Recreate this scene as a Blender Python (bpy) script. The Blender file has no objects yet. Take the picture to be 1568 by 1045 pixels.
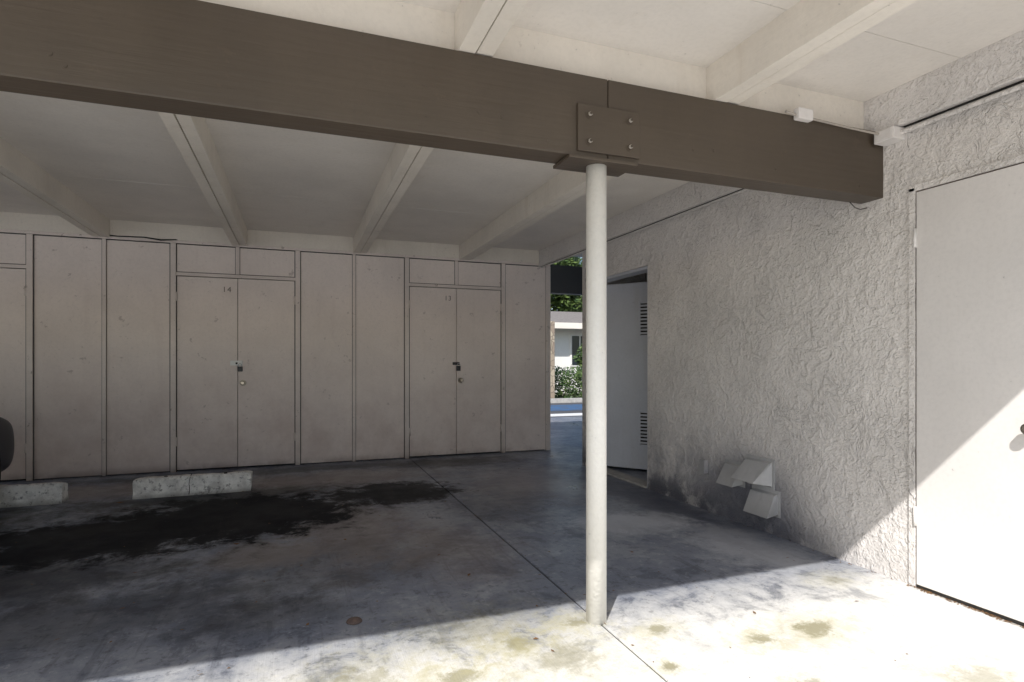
import bpy, bmesh, math, random
from mathutils import Vector, Matrix, noise
random.seed(7)
S = bpy.context.scene
COL = S.collection
CEIL = 2.67; RB = 2.482; BW = 7.10; RW = 3.08
XL = -9.4

# ---------------- node helpers ----------------
class G:
    def __init__(s, name):
        s.m = bpy.data.materials.new(name); s.m.use_nodes = True
        s.t = s.m.node_tree; s.n = s.t.nodes; s.l = s.t.links
        s.b = s.n['Principled BSDF']
        tc = s.n.new('ShaderNodeTexCoord'); s.co = tc.outputs['Object']
    def set(s, sock, v):
        if isinstance(v, bpy.types.NodeSocket): s.l.new(v, sock)
        elif isinstance(v, (tuple, list)):
            sock.default_value = tuple(v) if len(v) == len(sock.default_value) else tuple(v) + (1,)
        else: sock.default_value = v
    def math(s, op, a, b=None, clamp=False):
        n = s.n.new('ShaderNodeMath'); n.operation = op; n.use_clamp = clamp
        s.set(n.inputs[0], a)
        if b is not None: s.set(n.inputs[1], b)
        return n.outputs[0]
    def scale(s, v, sc, off=(0, 0, 0)):
        n = s.n.new('ShaderNodeMapping'); s.set(n.inputs['Vector'], v)
        n.inputs['Scale'].default_value = sc; n.inputs['Location'].default_value = off
        return n.outputs[0]
    def noise(s, sc=5, det=4, rough=.55, dist=0, v=None):
        n = s.n.new('ShaderNodeTexNoise'); s.set(n.inputs['Vector'], v if v is not None else s.co)
        n.inputs['Scale'].default_value = sc; n.inputs['Detail'].default_value = det
        n.inputs['Roughness'].default_value = rough; n.inputs['Distortion'].default_value = dist
        return n.outputs[0]
    def vor(s, sc=5, feat='F1', v=None):
        n = s.n.new('ShaderNodeTexVoronoi'); n.feature = feat
        s.set(n.inputs['Vector'], v if v is not None else s.co); n.inputs['Scale'].default_value = sc
        return n.outputs['Distance']
    def ss(s, v, a, b, lo=0., hi=1.):
        n = s.n.new('ShaderNodeMapRange'); n.interpolation_type = 'SMOOTHSTEP'
        s.set(n.inputs[0], v)
        for i, k in zip((1, 2, 3, 4), (a, b, lo, hi)): n.inputs[i].default_value = k
        return n.outputs[0]
    def mix(s, f, a, b, mode='MIX'):
        n = s.n.new('ShaderNodeMix'); n.data_type = 'RGBA'; n.blend_type = mode
        s.set(n.inputs[0], f); s.set(n.inputs[6], a); s.set(n.inputs[7], b)
        return n.outputs[2]
    def sep(s, v=None):
        n = s.n.new('ShaderNodeSeparateXYZ'); s.set(n.inputs[0], v if v is not None else s.co); return n.outputs
    def bump(s, h, st=.3, d=.01, nrm=None):
        n = s.n.new('ShaderNodeBump'); s.set(n.inputs['Height'], h)
        n.inputs['Strength'].default_value = st; n.inputs['Distance'].default_value = d
        if nrm is not None: s.l.new(nrm, n.inputs['Normal'])
        return n.outputs[0]
    def out(s, col=None, rough=None, nrm=None, **k):
        if col is not None: s.set(s.b.inputs['Base Color'], col)
        if rough is not None: s.set(s.b.inputs['Roughness'], rough)
        if nrm is not None: s.l.new(nrm, s.b.inputs['Normal'])
        for a, b in k.items(): s.set(s.b.inputs[a.replace('_', ' ')], b)
        return s.m

def c(r, g, b): return (r, g, b, 1)
def dk(col, f): return (col[0]*f, col[1]*f, col[2]*f, 1)

def paint(name, col, rough=.6, grime=.25, grain=None, dirt_z=0, bumpd=.003, dirtcol=(.10, .075, .065, 1), chips=0, streak=.25):
    g = G(name)
    big = g.noise(1.3, 3, .6); fine = g.noise(45, 2, .6)
    cc = g.mix(g.ss(big, .35, .7), col, dk(col, 1-grime))
    cc = g.mix(g.ss(fine, .35, .8, 0, .2), cc, dk(col, .7))
    cc = g.mix(g.ss(fine, .73, .79, 0, .45), cc, dk(col, .35))
    st = g.noise(1, 3, .65, v=g.scale(g.co, (9, 9, .9)))
    cc = g.mix(g.ss(st, .52, .8, 0, streak), cc, dirtcol)
    if dirt_z:
        z = g.sep()[2]
        n6 = g.noise(1.6, 5, .7)
        m = g.math('MULTIPLY', g.ss(z, -.1, dirt_z, 1, 0), g.ss(n6, .25, .8, .35, 1))
        cc = g.mix(g.math('MULTIPLY', m, .75), cc, dirtcol)
        m2 = g.math('MULTIPLY', g.ss(z, 0, .10, 1, 0), g.ss(n6, .35, .6))
        cc = g.mix(g.math('MULTIPLY', m2, .6), cc, dk(dirtcol, .5))
        cc = g.mix(g.ss(g.math('ABSOLUTE', g.math('SUBTRACT', g.noise(4, 2, .5, 2.0), .5)), 0, .003, .3, 0), cc, dk(col, .4))
        cc = g.mix(g.ss(g.noise(7, 4, .75), .64, .70, 0, .4), cc, dk(dirtcol, .6))
    if chips:
        cc = g.mix(g.ss(g.noise(9, 4, .75), .66, .68, 0, chips), cc, c(.16, .11, .075))
    if grain: h = g.noise(1, 3, .6, v=g.scale(g.co, grain))
    else: h = g.noise(60, 2, .6)
    h = g.math('ADD', h, g.math('MULTIPLY', g.noise(2.5, 1), 3))
    return g.out(cc, rough, g.bump(h, .5, bumpd))

# ---------------- geometry helpers ----------------
def empty(name, loc=(0, 0, 0)):
    e = bpy.data.objects.new(name, None); e.location = loc; e.empty_display_size = .2
    COL.objects.link(e); return e
def par(o, p):
    if p is not None:
        o.parent = p; o.matrix_parent_inverse = Matrix.Translation(-Vector(p.location))
    return o
def mesh(name, vs, fs, mat, p=None, smooth=False):
    me = bpy.data.meshes.new(name); me.from_pydata([tuple(v) for v in vs], [], fs); me.update()
    if mat: me.materials.append(mat)
    o = bpy.data.objects.new(name, me); COL.objects.link(o)
    if smooth: me.polygons.foreach_set('use_smooth', [True]*len(me.polygons))
    return par(o, p)
def box(name, x0, x1, y0, y1, z0, z1, mat, p=None, bev=.004):
    bm = bmesh.new(); bmesh.ops.create_cube(bm, size=1)
    for v in bm.verts:
        v.co = Vector(((x0+x1)/2+v.co.x*(x1-x0), (y0+y1)/2+v.co.y*(y1-y0), (z0+z1)/2+v.co.z*(z1-z0)))
    if bev: bmesh.ops.bevel(bm, geom=bm.edges[:], offset=min(bev, .3*min(x1-x0, y1-y0, z1-z0)), segments=2, affect='EDGES', profile=.6)
    me = bpy.data.meshes.new(name); bm.to_mesh(me); bm.free(); me.materials.append(mat)
    o = bpy.data.objects.new(name, me); COL.objects.link(o); return par(o, p)
def cyl(name, a, b, r, mat, p=None, seg=32, r2=None, bev=0):
    a = Vector(a); b = Vector(b); d = b-a
    bm = bmesh.new(); bmesh.ops.create_cone(bm, cap_ends=True, segments=seg, radius1=r, radius2=r if r2 is None else r2, depth=d.length)
    if bev: bmesh.ops.bevel(bm, geom=[e for e in bm.edges if len(e.link_faces) == 2 and any(len(f.verts) > 4 for f in e.link_faces)], offset=bev, segments=2, affect='EDGES')
    M = Matrix.Translation((a+b)/2) @ d.to_track_quat('Z', 'Y').to_matrix().to_4x4()
    bmesh.ops.transform(bm, matrix=M, verts=bm.verts)
    for f in bm.faces: f.smooth = len(f.verts) < 5
    me = bpy.data.meshes.new(name); bm.to_mesh(me); bm.free(); me.materials.append(mat)
    o = bpy.data.objects.new(name, me); COL.objects.link(o); return par(o, p)
def tube(name, pts, r, mat, p=None):
    cu = bpy.data.curves.new(name, 'CURVE'); cu.dimensions = '3D'; cu.bevel_depth = r; cu.bevel_resolution = 3
    s = cu.splines.new('POLY'); s.points.add(len(pts)-1)
    for q, w in zip(s.points, pts): q.co = (*w, 1)
    cu.materials.append(mat); o = bpy.data.objects.new(name, cu); COL.objects.link(o); return par(o, p)

# ---------------- materials ----------------
M_panel = paint('storage_panel_paint', c(.90, .805, .74), .5, .08, dirt_z=2.1, bumpd=.002, dirtcol=c(.44, .32, .28), streak=.10)
M_trim = paint('storage_trim_paint', c(.84, .75, .69), .5, .15, grain=(60, 60, 3), dirt_z=1.5, dirtcol=c(.38, .29, .25), chips=.5, streak=.12)
M_raft = paint('rafter_paint', c(.83, .77, .68), .6, .12, grain=(50, 3, 50), bumpd=.004, dirtcol=c(.55, .46, .36), chips=.15)
M_ceil = paint('ceiling_paint', c(.86, .81, .745), .7, .10, bumpd=.002, dirtcol=c(.68, .61, .52), streak=.2)
M_beam = paint('brown_beam_paint', c(.084, .064, .046), .45, .2, grain=(3, 40, 40), bumpd=.004, dirtcol=c(.055, .04, .03), chips=.10)
M_beam2 = paint('grey_beam_paint', c(.07, .075, .08), .5, .15)
M_post = paint('post_paint', c(.91, .885, .825), .45, .08, bumpd=.004, dirtcol=c(.6, .52, .40), streak=.18)
M_door = paint('door_paint', c(.80, .765, .735), .55, .08, bumpd=.0012, dirtcol=c(.62, .57, .54), streak=.14)
M_leaf = paint('louver_door_paint', c(.56, .58, .64), .5, .12, dirtcol=c(.4, .39, .38))
M_dark = G('dark_gap').out(c(.02, .018, .016), .9)
M_groove = G('panel_shadow_gap').out(c(.15, .115, .10), .9)
M_steel = G('galvanised_steel'); M_steel = M_steel.out(M_steel.mix(M_steel.noise(30, 2), c(.35, .35, .36), c(.6, .6, .6)), .35, Metallic=.85)
M_brass = G('knob_metal').out(c(.45, .40, .33), .3, Metallic=.9)
M_black = G('black_lock').out(c(.02, .02, .022), .4)
M_white = paint('white_plastic', c(.88, .87, .84), .5, .05, dirtcol=c(.8, .78, .74))
M_cond = paint('painted_conduit', c(.42, .38, .33), .5, .2)
M_vent = paint('vent_sheet_metal', c(.47, .47, .475), .4, .35, dirtcol=c(.16, .14, .12))

def stucco(name):
    g = G(name)
    X, Y, Z = g.sep()
    w = g.noise(1.6, 2, .5)
    k = g.noise(6.5, 4, .6, .8)
    r1 = g.ss(g.math('ABSOLUTE', g.math('SUBTRACT', k, .5)), 0, .024, 1, 0)
    pl = g.ss(k, .46, .62)
    dn = g.noise(20, 3, .6, .3)
    dabs = g.ss(dn, .45, .62)
    fn = g.noise(80, 3, .7)
    h = g.math('MULTIPLY', g.math('MULTIPLY', r1, g.ss(w, .42, .60)), .50)
    h = g.math('ADD', h, g.math('MULTIPLY', pl, .60))
    h = g.math('ADD', h, g.math('MULTIPLY', dabs, .48))
    h = g.math('ADD', h, g.math('MULTIPLY', fn, .9))
    nr = g.bump(h, .85, .0092)
    base = c(.81, .77, .735)
    cc = g.mix(g.ss(w, .35, .7), base, c(.72, .685, .655))
    cc = g.mix(g.ss(dn, .45, .32, 0, .25), cc, c(.48, .45, .43))  # shade of the recesses put into the colour, here and below, for relief
    cc = g.mix(g.ss(fn, .46, .32, 0, .42), cc, c(.38, .355, .335))
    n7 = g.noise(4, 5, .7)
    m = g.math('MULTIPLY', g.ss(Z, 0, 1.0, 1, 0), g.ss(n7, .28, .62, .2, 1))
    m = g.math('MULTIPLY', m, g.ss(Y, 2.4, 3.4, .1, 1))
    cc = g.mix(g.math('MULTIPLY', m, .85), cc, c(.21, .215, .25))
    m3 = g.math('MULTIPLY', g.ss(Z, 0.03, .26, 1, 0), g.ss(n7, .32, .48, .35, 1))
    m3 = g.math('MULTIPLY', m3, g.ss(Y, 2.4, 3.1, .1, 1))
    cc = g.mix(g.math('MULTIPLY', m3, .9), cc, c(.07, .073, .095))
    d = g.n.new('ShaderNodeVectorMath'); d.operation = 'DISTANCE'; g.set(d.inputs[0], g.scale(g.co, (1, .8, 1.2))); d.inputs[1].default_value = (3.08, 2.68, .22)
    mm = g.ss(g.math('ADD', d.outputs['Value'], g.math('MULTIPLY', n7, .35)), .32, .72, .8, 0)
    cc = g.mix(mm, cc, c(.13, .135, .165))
    return g.out(cc, .85, nr)
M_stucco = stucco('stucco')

def floor_mat():
    g = G('concrete_floor')
    X, Y, Z = g.sep()
    n1 = g.noise(.8, 4, .6, .3); n2 = g.noise(3.5, 6, .72, .4); n3 = g.noise(18, 5, .78); n4 = g.noise(150, 2, .6)
    cc = g.mix(g.ss(n1, .35, .68), c(.88, .865, .83), c(.79, .775, .74))
    cc = g.mix(g.ss(n2, .46, .68, 0, .40), cc, c(.62, .60, .54))
    cc = g.mix(g.ss(n3, .47, .68, 0, .42), cc, c(.50, .48, .42))
    cc = g.mix(g.ss(n4, .56, .70, 0, .35), cc, c(.36, .34, .31))
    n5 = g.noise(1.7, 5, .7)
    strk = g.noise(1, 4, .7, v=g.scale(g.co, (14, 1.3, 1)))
    shade_cov = g.ss(g.math('ADD', Y, g.math('MULTIPLY', n2, .9)), 2.45, 3.15)  # soiling plus roof shade painted in: darker, bluer past the shadow line
    cc = g.mix(g.math('MULTIPLY', shade_cov, g.ss(n5, .3, .62, .80, .97)), cc, c(.165, .188, .245))
    cc = g.mix(g.math('MULTIPLY', shade_cov, g.ss(n2, .53, .62, 0, .6)), cc, c(.065, .075, .105))
    cc = g.mix(g.math('MULTIPLY', shade_cov, g.ss(n2, .44, .36, 0, .5)), cc, c(.36, .38, .42))
    cc = g.mix(g.math('MULTIPLY', shade_cov, g.ss(n3, .54, .64, 0, .6)), cc, c(.065, .072, .09))
    cc = g.mix(g.math('MULTIPLY', shade_cov, g.ss(n3, .43, .34, 0, .5)), cc, c(.46, .47, .50))
    cc = g.mix(g.math('MULTIPLY', shade_cov, g.ss(strk, .55, .68, 0, .45)), cc, c(.08, .087, .11))
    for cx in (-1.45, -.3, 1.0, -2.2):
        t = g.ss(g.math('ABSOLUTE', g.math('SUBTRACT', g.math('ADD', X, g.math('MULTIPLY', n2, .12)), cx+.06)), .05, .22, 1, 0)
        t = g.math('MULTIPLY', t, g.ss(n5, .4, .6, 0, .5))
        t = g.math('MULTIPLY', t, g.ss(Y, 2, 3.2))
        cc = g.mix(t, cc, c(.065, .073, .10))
    wob = g.math('MULTIPLY', g.math('SUBTRACT', g.noise(3.8, 7, .76, .3), .5), 2.4)
    def blob(cx, cy, rx, ry, col, amt, soft=.55, src=None):
        nonlocal cc
        a = g.math('DIVIDE', g.math('SUBTRACT', X, cx), rx); b = g.math('DIVIDE', g.math('SUBTRACT', Y, cy), ry)
        d = g.math('SQRT', g.math('ADD', g.math('MULTIPLY', a, a), g.math('MULTIPLY', b, b)))
        d = g.math('ADD', d, src if src is not None else wob)
        m = g.ss(d, 1-soft, 1+soft*.6, amt, 0)
        cc = g.mix(m, cc, col); return m
    brn = c(.28, .225, .195)
    blob(.35, 4.3, .5, .9, brn, .6, .7); blob(-.2, 3.9, .35, .3, c(.38, .33, .30), .6, .7); blob(.2, 6.1, 1.2, .5, brn, .65, .7); blob(2.3, 5.3, .8, .9, c(.29, .25, .24), .6, .7)
    blob(.9, 3.6, .4, .6, brn, .35, .7); blob(-1.8, 6.3, 1.0, .4, brn, .5, .7)
    oil = c(.007, .008, .011)
    blob(-.5, 4.95, 1.15, .85, oil, .82, .5); ma = blob(-.45, 4.95, .92, .72, oil, .97, .2); mb = blob(-1.25, 4.65, .95, .60, oil, .95, .3)
    mc_ = blob(.85, 5.3, .56, .48, oil, .97, .3); blob(-.6, 5.66, 1.2, .34, oil, .85)
    blob(-1.6, 3.9, 1.0, .5, oil, .72); blob(1.8, 6.65, .9, .30, oil, .8); blob(-2.5, 5.2, .7, .8, oil, .93)
    blob(.1, 6.8, 2.6, .20, oil, .65); blob(1.6, 4.6, .5, .6, oil, .35); blob(.2, 3.6, .9, .5, oil, .3)
    blob(-.9, 3.2, 1.0, .35, oil, .5); blob(-.1, 2.95, .4, .2, oil, .4)
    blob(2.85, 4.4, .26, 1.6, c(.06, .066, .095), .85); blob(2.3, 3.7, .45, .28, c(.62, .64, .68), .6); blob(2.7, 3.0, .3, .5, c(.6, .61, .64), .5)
    wob2 = g.math('MULTIPLY', g.math('SUBTRACT', g.noise(12, 5, .8, .3), .5), 3.8)
    moss = c(.56, .52, .31)
    for (mx, my, r, a) in ((1.86, 1.95, .08, .9), (2.16, 1.95, .13, .9), (1.50, 2.18, .08, .8), (.85, 2.28, .10, .8), (1.18, 2.38, .09, .8), (.55, 2.12, .12, .8),
                           (2.75, 2.35, .10, .4), (2.4, 1.4, .2, .5), (1.35, 1.9, .05, .9), (.2, 2.2, .2, .5), (1.75, 1.6, .1, .6), (1.0, 2.1, .2, .5), (.75, 2.45, .25, .35)):
        blob(mx, my, r*1.7, r*1.1, moss, a*.6, 1.0, wob2)
        blob(mx+.02, my, r*.65, r*.5, c(.22, .195, .10), a*.75, .6, wob2)
    rgh = g.ss(n5, .3, .7, .27, .45)
    rgh = g.math('ADD', rgh, g.ss(Y, 2.8, 2.2, 0, .35))
    rgh = g.math('ADD', rgh, g.math('MULTIPLY', g.ss(X, 1.0, -.2), .18))
    om = g.math('MAXIMUM', g.math('MAXIMUM', ma, mb), mc_)
    rgh = g.math('ADD', rgh, g.math('MULTIPLY', om, .15), clamp=True)
    spec = g.math('SUBTRACT', .42, g.math('MULTIPLY', om, .30))
    h = g.math('ADD', g.math('MULTIPLY', n3, .6), g.math('MULTIPLY', n4, .5))
    h = g.math('ADD', h, g.noise(1, 2, .6, v=g.scale(g.co, (120, 3, 1))))
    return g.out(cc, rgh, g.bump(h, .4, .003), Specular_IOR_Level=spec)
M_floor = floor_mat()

def simple(name, a, b, sc=20, rough=.85, bs=.4, bd=.01):
    g = G(name); return g.out(g.mix(g.ss(g.noise(sc, 4, .65), .3, .7), a, b), rough, g.bump(g.noise(sc*4, 3, .7), bs, bd))
M_ground = simple('dry_ground', c(.20, .17, .12), c(.13, .13, .07), 3)
M_asph = simple('asphalt', c(.10, .10, .105), c(.07, .07, .075), 25)
M_blue = simple('blue_parking_paint', c(.04, .13, .28), c(.07, .10, .16), 3)
M_kerb = simple('kerb_concrete', c(.48, .46, .43), c(.36, .35, .33), 10)
g = G('wheel_stop_concrete')
cc = g.mix(g.ss(g.noise(7, 4, .7), .35, .65), c(.86, .84, .80), c(.58, .56, .53))
cc = g.mix(g.ss(g.noise(26, 4, .7), .54, .66, 0, .8), cc, c(.20, .19, .18))
cc = g.mix(g.ss(g.sep()[2], .0, .05, .6, 0), cc, c(.12, .11, .1))
M_stop = g.out(cc, .9, g.bump(g.noise(35, 5, .75), .9, .014))
g = G('foliage')
M_leafg = g.out(g.mix(g.ss(g.noise(1.5, 4), .35, .65), c(.045, .085, .02), c(.11, .16, .035)), .6)
g = G('hedge_foliage')
M_hedge = g.out(g.mix(g.ss(g.noise(4, 4), .35, .65), c(.03, .07, .018), c(.09, .14, .03)), .6)
M_bark = simple('bark', c(.12, .085, .06), c(.06, .045, .035), 15)
M_wwall = paint('white_house_wall', c(.84, .83, .80), .8, .05, dirtcol=c(.7, .68, .65))
M_roof = simple('roof_shingles', c(.28, .25, .22), c(.18, .16, .15), 12)
M_glass = G('window_glass').out(c(.02, .03, .04), .08)
M_dleaf = simple('dry_leaf', c(.25, .13, .05), c(.14, .07, .03), 40)
M_car = G('car_paint').out(c(.008, .012, .022), .45)
M_tyre = G('tyre_rubber').out(c(.02, .02, .02), .8)
g = G('stone_pier')
v = g.n.new('ShaderNodeTexVoronoi'); v.inputs['Scale'].default_value = 5; g.l.new(g.co, v.inputs['Vector'])
M_stone = g.out(g.mix(g.ss(g.vor(5, 'DISTANCE_TO_EDGE'), 0, .06), c(.12, .10, .08), g.mix(g.sep(v.outputs['Color'])[0], c(.45, .38, .28), c(.26, .20, .15))), .9)

# ---------------- ground ----------------
mesh('ground', [(-300, -300, -.13), (300, -300, -.13), (300, 300, -.13), (-300, 300, -.13)], [(0, 1, 2, 3)], M_ground)
fl = empty('concrete_floor', (0, 0, 0))
J = 1.30; w = .005
xs = [-30, -14.7, -6.7, J, 6.5, 14, 30]
ys = [-34, -20, -6, 11.2]  # pale slab stretched far out of view to bounce sunlight under the roof
for i in range(len(xs)-1):
    for j in range(len(ys)-1):
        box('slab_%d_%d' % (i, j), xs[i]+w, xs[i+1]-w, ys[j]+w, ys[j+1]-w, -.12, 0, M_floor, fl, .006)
box('joint_filler', -29.9, 29.9, -33.9, 11.1, -.1, -.008, M_dark, fl, 0)
box('asphalt_road', -60, 60, 11.25, 15.0, -.12, -.004, M_asph, None, 0)
mesh('blue_parking_marking', [(4.9, 12.6, 0), (8.5, 12.6, 0), (8.5, 14.3, 0), (4.9, 14.3, 0)], [(0, 1, 2, 3)], M_blue)
mesh('white_parking_line', [(3, 11.35, .001), (12, 11.35, .001), (12, 11.9, .001), (3, 11.9, .001)], [(0, 1, 2, 3)], M_white)
box('kerb', -60, 60, 15.0, 15.15, -.12, .12, M_kerb, None, .01)
box('planting_bed', -60, 60, 15.15, 60, -.13, .03, M_ground, None, 0)

# ---------------- roof ----------------
roof = empty('carport_roof', (-2, 4, 2.7))
seams = [.3, .64, 1.86, 3.08, 4.30, 5.52, 6.74, 7.75]
for i in range(len(seams)-1):
    box('ceiling_sheet_%d' % i, XL, 3.2, seams[i]+.002, seams[i+1]-.002, CEIL+random.uniform(0, .003), CEIL+.03, M_ceil, roof, .002)
box('roof_deck', XL, 3.2, .3, 7.8, CEIL+.031, CEIL+.16, M_roof, roof, 0)
box('roof_deck_right', 3.2, 9, .3, 7.30, CEIL, CEIL+.16, M_ceil, roof, 0)
box('fascia', XL, 9, .36, .40, 2.50, CEIL+.14, M_raft, roof, .003)
RX = [2.0-1.3*k for k in range(9)]
for k, x in enumerate(RX):
    box('rafter_%d_a' % k, x-.075, x-.004, .40, BW+.02, RB, CEIL+.004, M_raft, roof, .004)
    box('rafter_%d_b' % k, x+.002, x+.075, .40, BW+.02, RB+.004, CEIL+.004, M_raft, roof, .004)
    nx = x+1.3 if k else 3.04
    box('blocking_%d' % k, x+.075, nx-.075 if k else 3.02, 2.37, 2.41, RB, CEIL+.004, M_raft, roof, .002)
    box('rear_blocking_%d' % k, x+.075, nx-.075 if k else 3.02, BW-.03, BW+.02, 2.50, CEIL+.004, M_raft, roof, .003)
BT = RB-.002; BB = 2.115
box('main_beam_left', XL, 1.322, 2.30, 2.44, BB, BT, M_beam, roof, .006)
box('main_beam_right', 1.325, RW+.02, 2.30, 2.44, BB, BT, M_beam, roof, .006)
box('bracket_plate', 1.165, 1.485, 2.288, 2.30, 2.135, 2.345, M_beam, roof, .003)
box('bracket_seat', 1.12, 1.47, 2.283, 2.457, 2.098, 2.113, M_beam, roof, .003)
box('bracket_plate_rear', 1.165, 1.485, 2.44, 2.452, 2.135, 2.345, M_beam, roof, .003)
for bx in (1.222, 1.43):
    for bz in (2.18, 2.30):
        cyl('bolt_washer', (bx, 2.288, bz), (bx, 2.284, bz), .016, M_beam, roof, 20)
        cyl('bolt', (bx, 2.284, bz), (bx, 2.272, bz), .010, M_cond, roof, 6, bev=.002)
        cyl('bolt_tip', (bx, 2.272, bz), (bx, 2.264, bz), .006, M_beam, roof, 12)
for i in range(16):
    x = random.uniform(-1, 3); z = random.uniform(2.15, 2.44)
    if 1.1 < x < 1.55: continue
    cyl('knot_plug', (x, 2.3005, z), (x, 2.2975, z), random.uniform(.006, .011), M_beam, roof, 14)
box('rear_beam', 3.2, 9, 7.10, 7.24, 2.12, 2.50, M_beam2, roof, .005)
box('wall_ledger', 3.02, RW-.001, .40, BW, 2.465, CEIL+.004, M_stucco, roof, .006)
box('ledger_shade_strip', RW-.02, RW-.0015, .40, BW, 2.4605, 2.4645, M_dark, roof, 0)  # dark strip standing in for the shade line under the ledger

# ---------------- support post ----------------
po = empty('support_post', (1.296, 2.36, 1))
cyl('post_tube', (1.296, 2.36, 0), (1.296, 2.36, 2.097), .047, M_post, po, 48)

# ---------------- back storage wall ----------------
sw = empty('storage_wall', (0, BW+.3, 1.25))
G0 = [-2.51+.629*k for k in range(-10, 10)]
G0[-1] = 3.15
def near(v): return min(G0, key=lambda a: abs(a-v))
D = [(near(-1.26), near(0.02), near(-.63), '14'), (near(1.27), near(2.54), near(1.9), '13'), (near(-3.77), near(-2.51), near(-3.14), '15'),
     (near(-6.3), near(-5.0), near(-5.65), '16')]
def in_door(a, b): return any(d[0]-.01 < (a+b)/2 < d[1]+.01 for d in D)
def is_mid(x): return any(abs(d[2]-x) < .02 for d in D)
def is_jamb(x): return any(abs(d[0]-x) < .02 or abs(d[1]-x) < .02 for d in D)
PF = BW
for i in range(len(G0)-1):
    a, b = G0[i], G0[i+1]
    if in_door(a, b):
        box('transom_%d' % i, a+.02, b-.02, PF, PF+.03, 2.165, 2.47, M_panel, sw, .002)
    else:
        dy = random.uniform(-.002, .002)
        box('panel_%d' % i, a+.016, b-.016, PF+dy, PF+.03, .012, 2.47, M_panel, sw, .002)
for i, x in enumerate(G0):
    hw = .017; nm = 'batten_%d'; pr = .016; z0 = 0
    if is_mid(x): hw = .02; nm = 'mullion_%d'; z0 = 2.165
    elif is_jamb(x): hw = .026; nm = 'jamb_%d'; pr = .020
    if i == len(G0)-1:
        box('end_trim', x-.02, x+.045, PF-.018, PF+.05, 0, 2.47, M_trim, sw, .004)
    else:
        box(nm % i, x-hw, x+hw, PF-pr, PF+.04, z0, 2.47, M_trim, sw, .003)
    for s in (-1, 1):
        if is_jamb(x): box('jamb_shadow_gap', x+s*.031-.004, x+s*.031+.004, PF-.0035, PF-.0025, 0, 2.47, M_dark, sw, 0)
        elif not (i == len(G0)-1 and s > 0): box('joint_gap', x+s*(hw+.003)-.003, x+s*(hw+.003)+.003, PF-.0035, PF-.0025, z0, 2.47, M_groove, sw, 0)
box('top_plate', -8.9, 3.19, PF-.024, PF+.06, 2.472, 2.50, M_trim, sw, .003)
box('top_gap', -8.9, 3.15, PF-.0045, PF-.0038, 2.462, 2.4715, M_dark, sw, 0)
for d in D:
    box('door_head', d[0]+.026, d[1]-.026, PF-.012, PF+.04, 2.125, 2.160, M_trim, sw, .003)
    box('head_gap', d[0]+.03, d[1]-.03, PF-.0045, PF-.0038, 2.1605, 2.168, M_groove, sw, 0)
box('inner_backing', -8.85, 3.17, PF+.05, PF+.09, 0, 2.5, M_dark, sw, 0)
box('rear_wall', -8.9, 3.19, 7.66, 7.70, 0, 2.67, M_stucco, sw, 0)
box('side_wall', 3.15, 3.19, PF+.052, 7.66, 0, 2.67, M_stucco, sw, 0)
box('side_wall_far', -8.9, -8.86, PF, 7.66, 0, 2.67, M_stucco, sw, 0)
mesh('split_header_strip', [(-1.95, 7.064, 2.520), (-1.75, 7.06, 2.506), (-1.52, 7.06, 2.514), (-1.36, 7.055, 2.498), (-1.22, 7.06, 2.510), (-1.20, 7.06, 2.500), (-1.36, 7.055, 2.480), (-1.52, 7.06, 2.501), (-1.75, 7.06, 2.494), (-1.95, 7.064, 2.505)], [tuple(range(10))], M_dark, sw)

M_num = G('number_paint').out(c(.20, .16, .13), .6)
def dbl(d):
    e = empty('storage_double_door', ((d[0]+d[1])/2, PF, 1.06))
    m = d[2]
    box('left_leaf', d[0]+.034, m-.003, PF+.002, PF+.035, .02, 2.118, M_panel, e, .003)
    box('right_leaf', m+.003, d[1]-.034, PF-.001, PF+.035, .02, 2.118, M_panel, e, .003)
    cu = bpy.data.curves.new('number', 'FONT'); cu.body = d[3]; cu.size = .085; cu.extrude = .001; cu.space_character = 1.15
    cu.materials.append(M_num); o = bpy.data.objects.new('door_number', cu); COL.objects.link(o)
    o.location = (m-.155, PF-.001, 1.965); o.rotation_euler = (math.pi/2, 0, 0); par(o, e)
    kz = .955; kx = m+.055
    cyl('knob_rose', (kx, PF-.001, kz), (kx, PF-.010, kz), .034, M_brass, e, 24, bev=.003)
    cyl('knob_neck', (kx, PF-.010, kz), (kx, PF-.04, kz), .012, M_brass, e, 16)
    cyl('knob', (kx, PF-.04, kz), (kx, PF-.065, kz), .027, M_brass, e, 24, .022, bev=.006)
    hm = M_white if d[3] == '14' else M_black
    hz = 1.15
    if d[3] == '14':
        box('hasp', m-.075, m+.05, PF-.014, PF-.002, hz, hz+.055, hm, e, .003)
        box('hasp_slot', m-.02, m+.0, PF-.016, PF-.0145, hz+.014, hz+.034, M_dark, e, 0)
        box('padlock', m+.0, m+.052, PF-.036, PF-.015, hz-.068, hz-.013, M_black, e, .006)
    else:
        box('hasp', m-.05, m+.04, PF-.012, PF-.002, hz, hz+.036, M_black, e, .003)
        box('padlock', m-.008, m+.048, PF-.036, PF-.013, hz-.075, hz-.012, M_black, e, .006)
    tube('shackle', [(m+.010, PF-.024, hz-.015), (m+.010, PF-.024, hz+.012), (m+.024, PF-.024, hz+.024), (m+.040, PF-.024, hz+.012), (m+.040, PF-.024, hz-.015)], .004, M_steel, e)
    for hx in (d[0]+.032, d[1]-.032):
        for z in (.28, 1.85):
            cyl('hinge', (hx, PF-.016, z), (hx, PF-.016, z+.095), .009, M_trim, e, 12)
for d in D: dbl(d)

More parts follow.
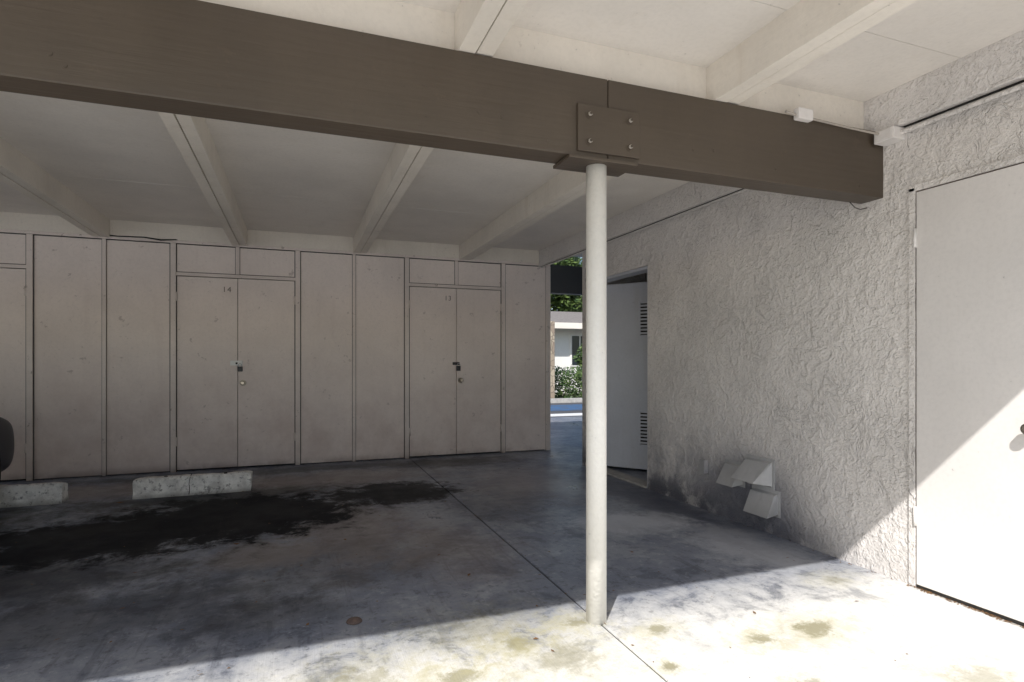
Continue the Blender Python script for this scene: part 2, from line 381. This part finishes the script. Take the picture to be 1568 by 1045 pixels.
# ---------------- right stucco building ----------------
sb = empty('stucco_building', (5, 3, 1.3))
T = .14
D0, D1 = 4.62, 5.80
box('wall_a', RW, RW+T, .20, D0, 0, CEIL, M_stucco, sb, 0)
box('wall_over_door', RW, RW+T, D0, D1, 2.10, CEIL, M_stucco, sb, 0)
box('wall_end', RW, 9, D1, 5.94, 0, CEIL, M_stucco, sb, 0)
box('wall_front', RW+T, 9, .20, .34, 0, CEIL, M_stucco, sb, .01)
box('room_partition', RW+T, 8.9, 4.0, 4.1, 0, CEIL, M_door, sb, 0)
box('room_back', 5.0, 5.1, 4.1, D1, 0, CEIL, M_door, sb, 0)
box('jamb_near', RW+.012, RW+T+.01, D0, D0+.025, 0, 2.10, M_leaf, sb, .002)
box('jamb_far', RW+.012, RW+T+.01, D1-.025, D1, 0, 2.10, M_leaf, sb, .002)
box('jamb_head', RW+.012, RW+T+.008, D0+.026, D1-.026, 2.07, 2.098, M_leaf, sb, .002)
box('threshold', RW-.01, RW+T, D0+.026, D1-.026, .0, .02, M_kerb, sb, .004)
ld = empty('louvered_door', (3.4, 5.5, 1))
ang = math.radians(-52); hx, hy = RW+.10, D1-.04
Mx = Matrix.Translation((hx, hy, 0)) @ Matrix.Rotation(ang, 4, 'Z')
def tb(name, *a, bev=.002):
    o = box(name, *a, ld_mat, None, bev)
    o.data.transform(Mx); par(o, ld); return o
ld_mat = M_leaf
tb('leaf', 0, .95, -.02, .02, .03, 2.05, bev=.004)
ld_mat = M_dark
for z0 in (.30, 1.48): tb('louver_recess', .50, .88, -.0225, -.0205, z0, z0+.34, bev=0)
ld_mat = M_leaf
for z0 in (.30, 1.48):
    for k in range(9): tb('slat', .51, .87, -.038, -.023, z0+.01+k*.037, z0+.03+k*.037, bev=.002)
    tb('louver_frame_l', .49, .51, -.036, -.0205, z0-.01, z0+.35)

ud = empty('flush_metal_door', (RW, 1.6, 1.05))
box('jamb_left', RW-.012, RW+.005, 2.115, 2.15, 0, 2.12, M_stucco, ud, .003)
box('jamb_gap', RW-.0012, RW-.0004, 2.100, 2.115, 0, 2.10, M_groove, ud, 0)
box('door_head', RW-.012, RW+.005, 1.14, 2.15, 2.10, 2.135, M_stucco, ud, .003)
box('head_gap', RW-.0012, RW-.0004, 1.19, 2.105, 2.085, 2.10, M_groove, ud, 0)
box('jamb_right', RW-.012, RW+.005, 1.14, 1.175, 0, 2.10, M_stucco, ud, .003)
box('leaf', RW-.014, RW+.003, 1.18, 2.106, .02, 2.092, M_door, ud, .003)
box('sill_gap', RW-.01, RW-.0005, 1.18, 2.106, .002, .019, M_dark, ud, 0)
for z in (.33, 1.80):
    cyl('hinge', (RW-.018, 2.111, z), (RW-.018, 2.111, z+.1), .008, M_door, ud, 14)
kz = .90; ky = 1.58
cyl('rose', (RW-.014, ky, kz), (RW-.022, ky, kz), .033, M_brass, ud, 28, bev=.003)
cyl('neck', (RW-.022, ky, kz), (RW-.055, ky, kz), .012, M_brass, ud, 16)
cyl('knob', (RW-.05, ky, kz), (RW-.085, ky, kz), .029, M_brass, ud, 28, .024, bev=.007)

cd = empty('electrical_conduit', (3.0, 2.2, 2.4))
tube('conduit_front', [(3.045, .4, 2.440), (3.045, 2.19, 2.430)], .012, M_stucco, cd)
tube('conduit_rear', [(3.06, 2.45, 2.447), (3.06, BW-.02, 2.450)], .009, M_stucco, cd)
box('junction_box', 2.985, RW-.001, 2.17, 2.285, 2.395, 2.460, M_door, cd, .006)
box('box_lid', 2.978, 2.984, 2.18, 2.275, 2.402, 2.453, M_door, cd, .002)
box('beam_box', 2.42, 2.52, 2.262, 2.298, 2.452, 2.51, M_door, cd, .005)
tube('beam_conduit', [(2.36, 2.29, 2.486), (2.42, 2.284, 2.476), (2.62, 2.287, 2.470), (2.80, 2.287, 2.464), (2.985, 2.25, 2.44)], .006, M_cond, cd)
tube('loose_wire', [(2.97, 2.42, 2.112), (3.0, 2.41, 2.08), (3.03, 2.40, 2.07), (3.07, 2.39, 2.08)], .0025, M_dark, cd)

# dryer vents
def hood(e, y0, y1, z0, z1, out, lift=0., lean=0.):
    X0 = RW-.002; t = out
    vs = [(X0, y0, z1), (X0, y1, z1), (X0-t*.30, y0, z1-.010), (X0-t*.30, y1, z1-.010), (X0-t, y0+lean, z0+lift), (X0-t, y1+lean, z0+lift), (X0, y0, z0), (X0, y1, z0)]
    fs = [(0, 1, 3, 2), (2, 3, 5, 4), (0, 2, 4, 6), (1, 7, 5, 3)]
    o = mesh('hood', vs, fs, M_vent, e); m = o.modifiers.new('s', 'SOLIDIFY'); m.thickness = .003
    box('flange', X0-.004, X0+.001, y0-.02, y1+.02, z0-.02, z1+.02, M_vent, e, .001)
    box('duct_opening', X0-.006, X0-.0045, y0+.01, y1-.01, z0-.005, z1-.03, M_dark, e, 0)
for y0, y1, z0, z1, o_, lf, ln in ((3.38, 3.55, .29, .43, .08, -.02, .03), (3.10, 3.32, .33, .50, .12, .02, .06), (3.05, 3.27, .15, .29, .12, -.01, -.02)):
    hood(empty('dryer_vent', (RW, (y0+y1)/2, (z0+z1)/2)), y0, y1, z0, z1, o_, lf, ln)
pb = empty('wall_outlet_box', (RW, 3.78, .35))
box('body', RW-.045, RW, 3.76, 3.81, .30, .41, M_stucco, pb, .008)
box('cover', RW-.050, RW-.0455, 3.757, 3.813, .297, .413, M_vent, pb, .003)

# ---------------- wheel stops ----------------
def stop(x0, x1, y0, y1, h, seed):
    bm = bmesh.new(); n = int((x1-x0)/.03); rings = []
    prof = [(0, 0), (.012, .05), (.035, h-.02), (.05, h), (y1-y0-.05, h), (y1-y0-.035, h-.02), (y1-y0-.012, .05), (y1-y0, 0)]
    for i in range(n+1):
        x = x0+(x1-x0)*i/n; r = []
        end = min(i, n-i)
        for (py, pz) in prof:
            nn = noise.noise(Vector((x*9+seed, py*20, pz*22)))*.009+noise.noise(Vector((x*30+seed, py*50, pz*50)))*.004
            sh = .02 if end == 0 else (.005 if end == 1 else 0)
            cy = (y1-y0)/2
            r.append(bm.verts.new((x+(nn if end == 0 else 0), y0+cy+(py-cy)*(1-sh*2)+nn, max(0, pz*(1-sh*3)+nn*(pz > .02)))))
        rings.append(r)
    for a, b in zip(rings, rings[1:]):
        for k in range(len(prof)-1): bm.faces.new((a[k], b[k], b[k+1], a[k+1]))
    bm.faces.new(rings[0]); bm.faces.new(rings[-1][::-1])
    bmesh.ops.recalc_face_normals(bm, faces=bm.faces)
    me = bpy.data.meshes.new('wheel_stop'); bm.to_mesh(me); bm.free(); me.materials.append(M_stop)
    o = bpy.data.objects.new('wheel_stop', me); COL.objects.link(o); return o
s1 = stop(-1.34, -.40, 5.82, 6.00, .165, 1)
s2 = stop(-3.65, -1.86, 5.86, 6.04, .165, 5)
cyl('pin', (-1.1, 5.91, .160), (-1.1, 5.91, .171), .014, M_dark, s1, 12); cyl('pin', (-.62, 5.91, .160), (-.62, 5.91, .171), .014, M_dark, s1, 12)
tube('crack', [(-.905, 5.818, .01), (-.90, 5.825, .05), (-.908, 5.845, .10), (-.902, 5.858, .150), (-.898, 5.88, .167), (-.905, 5.97, .167)], .003, M_dark, s1)

# ---------------- parked car (only a corner is in frame) ----------------
car = empty('parked_car', (-3.12, 4.1, .7))
cx = -3.12; y_f = 6.40
st = [(0, .34, .60, .55), (.05, .28, .68, .70), (.16, .24, .72, .82), (.4, .22, .78, .89), (1.0, .2, .92, .90), (1.5, .2, .98, .90), (2.6, .2, 1.0, .905), (3.6, .2, 1.0, .90), (4.2, .22, .98, .87), (4.5, .28, .92, .78), (4.56, .36, .80, .66)]
def loft(name, st, mat, e, sup=.35):
    vs = []; N = 20
    for (d, zb, zt, hw) in st:
        for k in range(N):
            a = 2*math.pi*k/N; ca, sa = math.cos(a), math.sin(a)
            vs.append((cx+hw*math.copysign(abs(ca)**sup, ca), y_f-d, (zb+zt)/2+(zt-zb)/2*math.copysign(abs(sa)**sup, sa)))
    fs = [(i*N+k, i*N+(k+1) % N, (i+1)*N+(k+1) % N, (i+1)*N+k) for i in range(len(st)-1) for k in range(N)]
    fs += [tuple(range(N))[::-1], tuple((len(st)-1)*N+k for k in range(N))]
    o = mesh(name, vs, fs, mat, e, True); m = o.modifiers.new('s', 'SUBSURF'); m.levels = 2; m.render_levels = 2; return o
loft('body', st, M_car, car)
loft('greenhouse', [(1.15, .92, .97, .72), (1.9, .92, 1.40, .68), (2.4, .92, 1.46, .66), (3.4, .92, 1.44, .66), (4.3, .92, 1.0, .70)], M_glass, car, .5)
loft('roof_panel', [(1.95, 1.38, 1.44, .60), (2.4, 1.42, 1.49, .62), (3.4, 1.40, 1.47, .62), (3.7, 1.34, 1.40, .6)], M_car, car, .5)
for wy in (.95, 3.65):
    for s in (-1, 1):
        x = cx+s*.80
        cyl('wheel', (x-.1, y_f-wy, .33), (x+.1, y_f-wy, .33), .33, M_tyre, car, 40, bev=.03)
        cyl('rim', (x+s*.095, y_f-wy, .33), (x+s*.107, y_f-wy, .33), .21, M_steel, car, 30, bev=.004)
for s in (-1, 1):
    box('headlight', cx+s*.60-.13, cx+s*.60+.13, y_f-.17, y_f-.05, .58, .66, M_glass, car, .02)
    box('mirror', cx+s*.96-.08, cx+s*.96+.08, y_f-1.75, y_f-1.62, .98, 1.1, M_car, car, .02)

# ---------------- debris ----------------
vs = []; fs = []
def leafq(x, y, s):
    a = random.uniform(0, 6.28); i = len(vs)
    for k, (u, v_) in enumerate(((-1, 0), (0, .45), (1, 0), (0, -.45))):
        vs.append((x+s*(u*math.cos(a)-v_*math.sin(a)), y+s*(u*math.sin(a)+v_*math.cos(a)), .004+random.uniform(0, .35)*s))
    fs.append((i, i+1, i+2)); fs.append((i, i+2, i+3))
for _ in range(190): leafq(random.uniform(-3, 3), random.uniform(1.5, 7), random.uniform(.005, .015))
for _ in range(260):
    y = random.uniform(1.2, 2.15); leafq(RW-.014-abs(random.gauss(0, .012)), y, random.uniform(.004, .012))
for _ in range(60): leafq(RW-.02-abs(random.gauss(0, .02)), random.uniform(2.2, 4.6), random.uniform(.004, .010))
for _ in range(60): leafq(random.gauss(J, .012), random.uniform(1.2, 7), random.uniform(.004, .010))
for _ in range(120): leafq(random.uniform(-3, 3.1), BW-.03-abs(random.gauss(0, .03)), random.uniform(.005, .014))
for x, y, s in ((-.47, 5.80, .03), (.16, 5.6, .028), (-.37, 4.15, .022), (-1.4, 5.70, .03), (.3, 4.0, .02), (.9, 3.1, .02)): leafq(x, y, s)
mesh('fallen_leaves', vs, fs, M_dleaf)
M_cap = simple('cap_rust', c(.16, .11, .09), c(.10, .07, .06), 40)
bm = bmesh.new(); bmesh.ops.create_uvsphere(bm, u_segments=20, v_segments=10, radius=.036)
for v_ in bm.verts: v_.co.z = max(v_.co.z*.45, 0)
bmesh.ops.translate(bm, vec=(.246, 2.74, 0), verts=bm.verts)
me = bpy.data.meshes.new('floor_cap'); bm.to_mesh(me); bm.free(); me.materials.append(M_cap)
for p_ in me.polygons: p_.use_smooth = True
COL.objects.link(bpy.data.objects.new('floor_cap', me))

# ---------------- outdoors ----------------
hs = empty('white_house', (11, 20, 1.3))
box('walls', 5.5, 18, 18.5, 26, 0, 2.55, M_wwall, hs, .02)
mesh('roof', [(4.8, 17.7, 2.45), (18.7, 17.7, 2.45), (18.7, 22.2, 3.3), (4.8, 22.2, 3.3), (4.8, 26.7, 2.45), (18.7, 26.7, 2.45)], [(0, 1, 2, 3), (3, 2, 5, 4), (0, 3, 4), (1, 5, 2)], M_roof, hs)
box('eave_fascia', 4.8, 18.7, 17.66, 17.70, 2.30, 2.50, M_raft, hs, .005)
for x in (9.15, 12.5):
    box('window_frame', x-.06, x+.66, 18.44, 18.5, 1.0, 2.15, M_wwall, hs, .01)
    box('window_glass', x, x+.6, 18.42, 18.437, 1.06, 2.09, M_glass, hs, .003)
    box('window_bar', x+.28, x+.32, 18.40, 18.418, 1.06, 2.09, M_wwall, hs, .003)
box('house_door', 10.9, 11.8, 18.44, 18.5, 0, 2.05, M_beam, hs, .01)
box('stone_pier', 6.55, 7.0, 15.2, 15.5, 0.02, 2.35, M_stone, None, .03)
def foliage(name, cen, rad, n, s, mat, e=None, boxy=False, clumps=26):
    vs = []; fs = []; cs = []
    for _ in range(clumps):
        d = Vector([random.gauss(0, 1) for _ in range(3)]).normalized()*random.uniform(.3, .9)
        cs.append(Vector([cen[i]+d[i]*rad[i] for i in range(3)]))
    cr = min(rad)*.42
    for _ in range(n):
        if boxy: p = Vector([cen[i]+random.uniform(-1, 1)*rad[i] for i in range(3)])+Vector([random.gauss(0, s) for _ in range(3)])
        else: p = random.choice(cs)+Vector([random.gauss(0, 1) for _ in range(3)]).normalized()*cr*random.uniform(.5, 1)
        a = Vector([random.gauss(0, 1) for _ in range(3)]).normalized(); b = a.orthogonal().normalized(); ss = s*random.uniform(.6, 1.3)
        i = len(vs); vs.extend([p-a*ss, p+b*ss*.5, p+a*ss, p-b*ss*.5]); fs.append((i, i+1, i+2, i+3))
    return mesh(name, vs, fs, mat, e)
foliage('hedge', (9.3, 15.95, .48), (2.2, .45, .48), 9000, .05, M_hedge, None, True)
foliage('shrub', (8.95, 16.9, 1.1), (.45, .5, .85), 2500, .06, M_hedge)
def tree(x, y, h, r):
    e = empty('tree', (x, y, h/2))
    cyl('trunk', (x, y, 0), (x+.1, y, h*.55), .22, M_bark, e, 14, .12)
    for k in range(6):
        a = k*1.05; cyl('limb', (x+.1, y, h*(.38+.03*k)), (x+math.cos(a)*r*.6, y+math.sin(a)*r*.6, h*.72), .08, M_bark, e, 8, .02)
    foliage('crown', (x, y, h*.66), (r, r, h*.34), 8000, .15, M_leafg, e, clumps=30)
tree(12.6, 28.5, 7.4, 3.0); tree(17, 31, 9, 3.5); tree(8.2, 30, 7.0, 2.6)

# ---------------- light ----------------
dirv = Vector((.643, .766, -.866)).normalized()
L = bpy.data.lights.new('sun', 'SUN'); L.energy = 5; L.angle = math.radians(.5); L.color = (1, .97, .93)
so = bpy.data.objects.new('sun', L); so.rotation_euler = dirv.to_track_quat('-Z', 'Y').to_euler(); so.location = (-5, -6, 8); COL.objects.link(so)
W = bpy.data.worlds.new('World'); S.world = W; W.use_nodes = True
nt = W.node_tree; sk = nt.nodes.new('ShaderNodeTexSky'); sk.sky_type = 'NISHITA'; sk.sun_disc = False
sk.sun_elevation = math.asin(-dirv.z); sk.sun_rotation = math.radians(220)
nt.links.new(sk.outputs[0], nt.nodes['Background'].inputs[0]); nt.nodes['Background'].inputs[1].default_value = .15
# ---------------- camera ----------------
cam = bpy.data.cameras.new('camera'); cam.sensor_width = 36; cam.lens = 20.25; cam.shift_y = .0195; cam.clip_end = 1000; cam.clip_start = .05
co = bpy.data.objects.new('camera', cam); co.location = (0, 0, 1.2); co.rotation_euler = (math.pi/2, 0, math.radians(-20.45)); COL.objects.link(co)
S.camera = co
S.view_settings.view_transform = 'Standard'; S.view_settings.look = 'None'; S.view_settings.exposure = 0
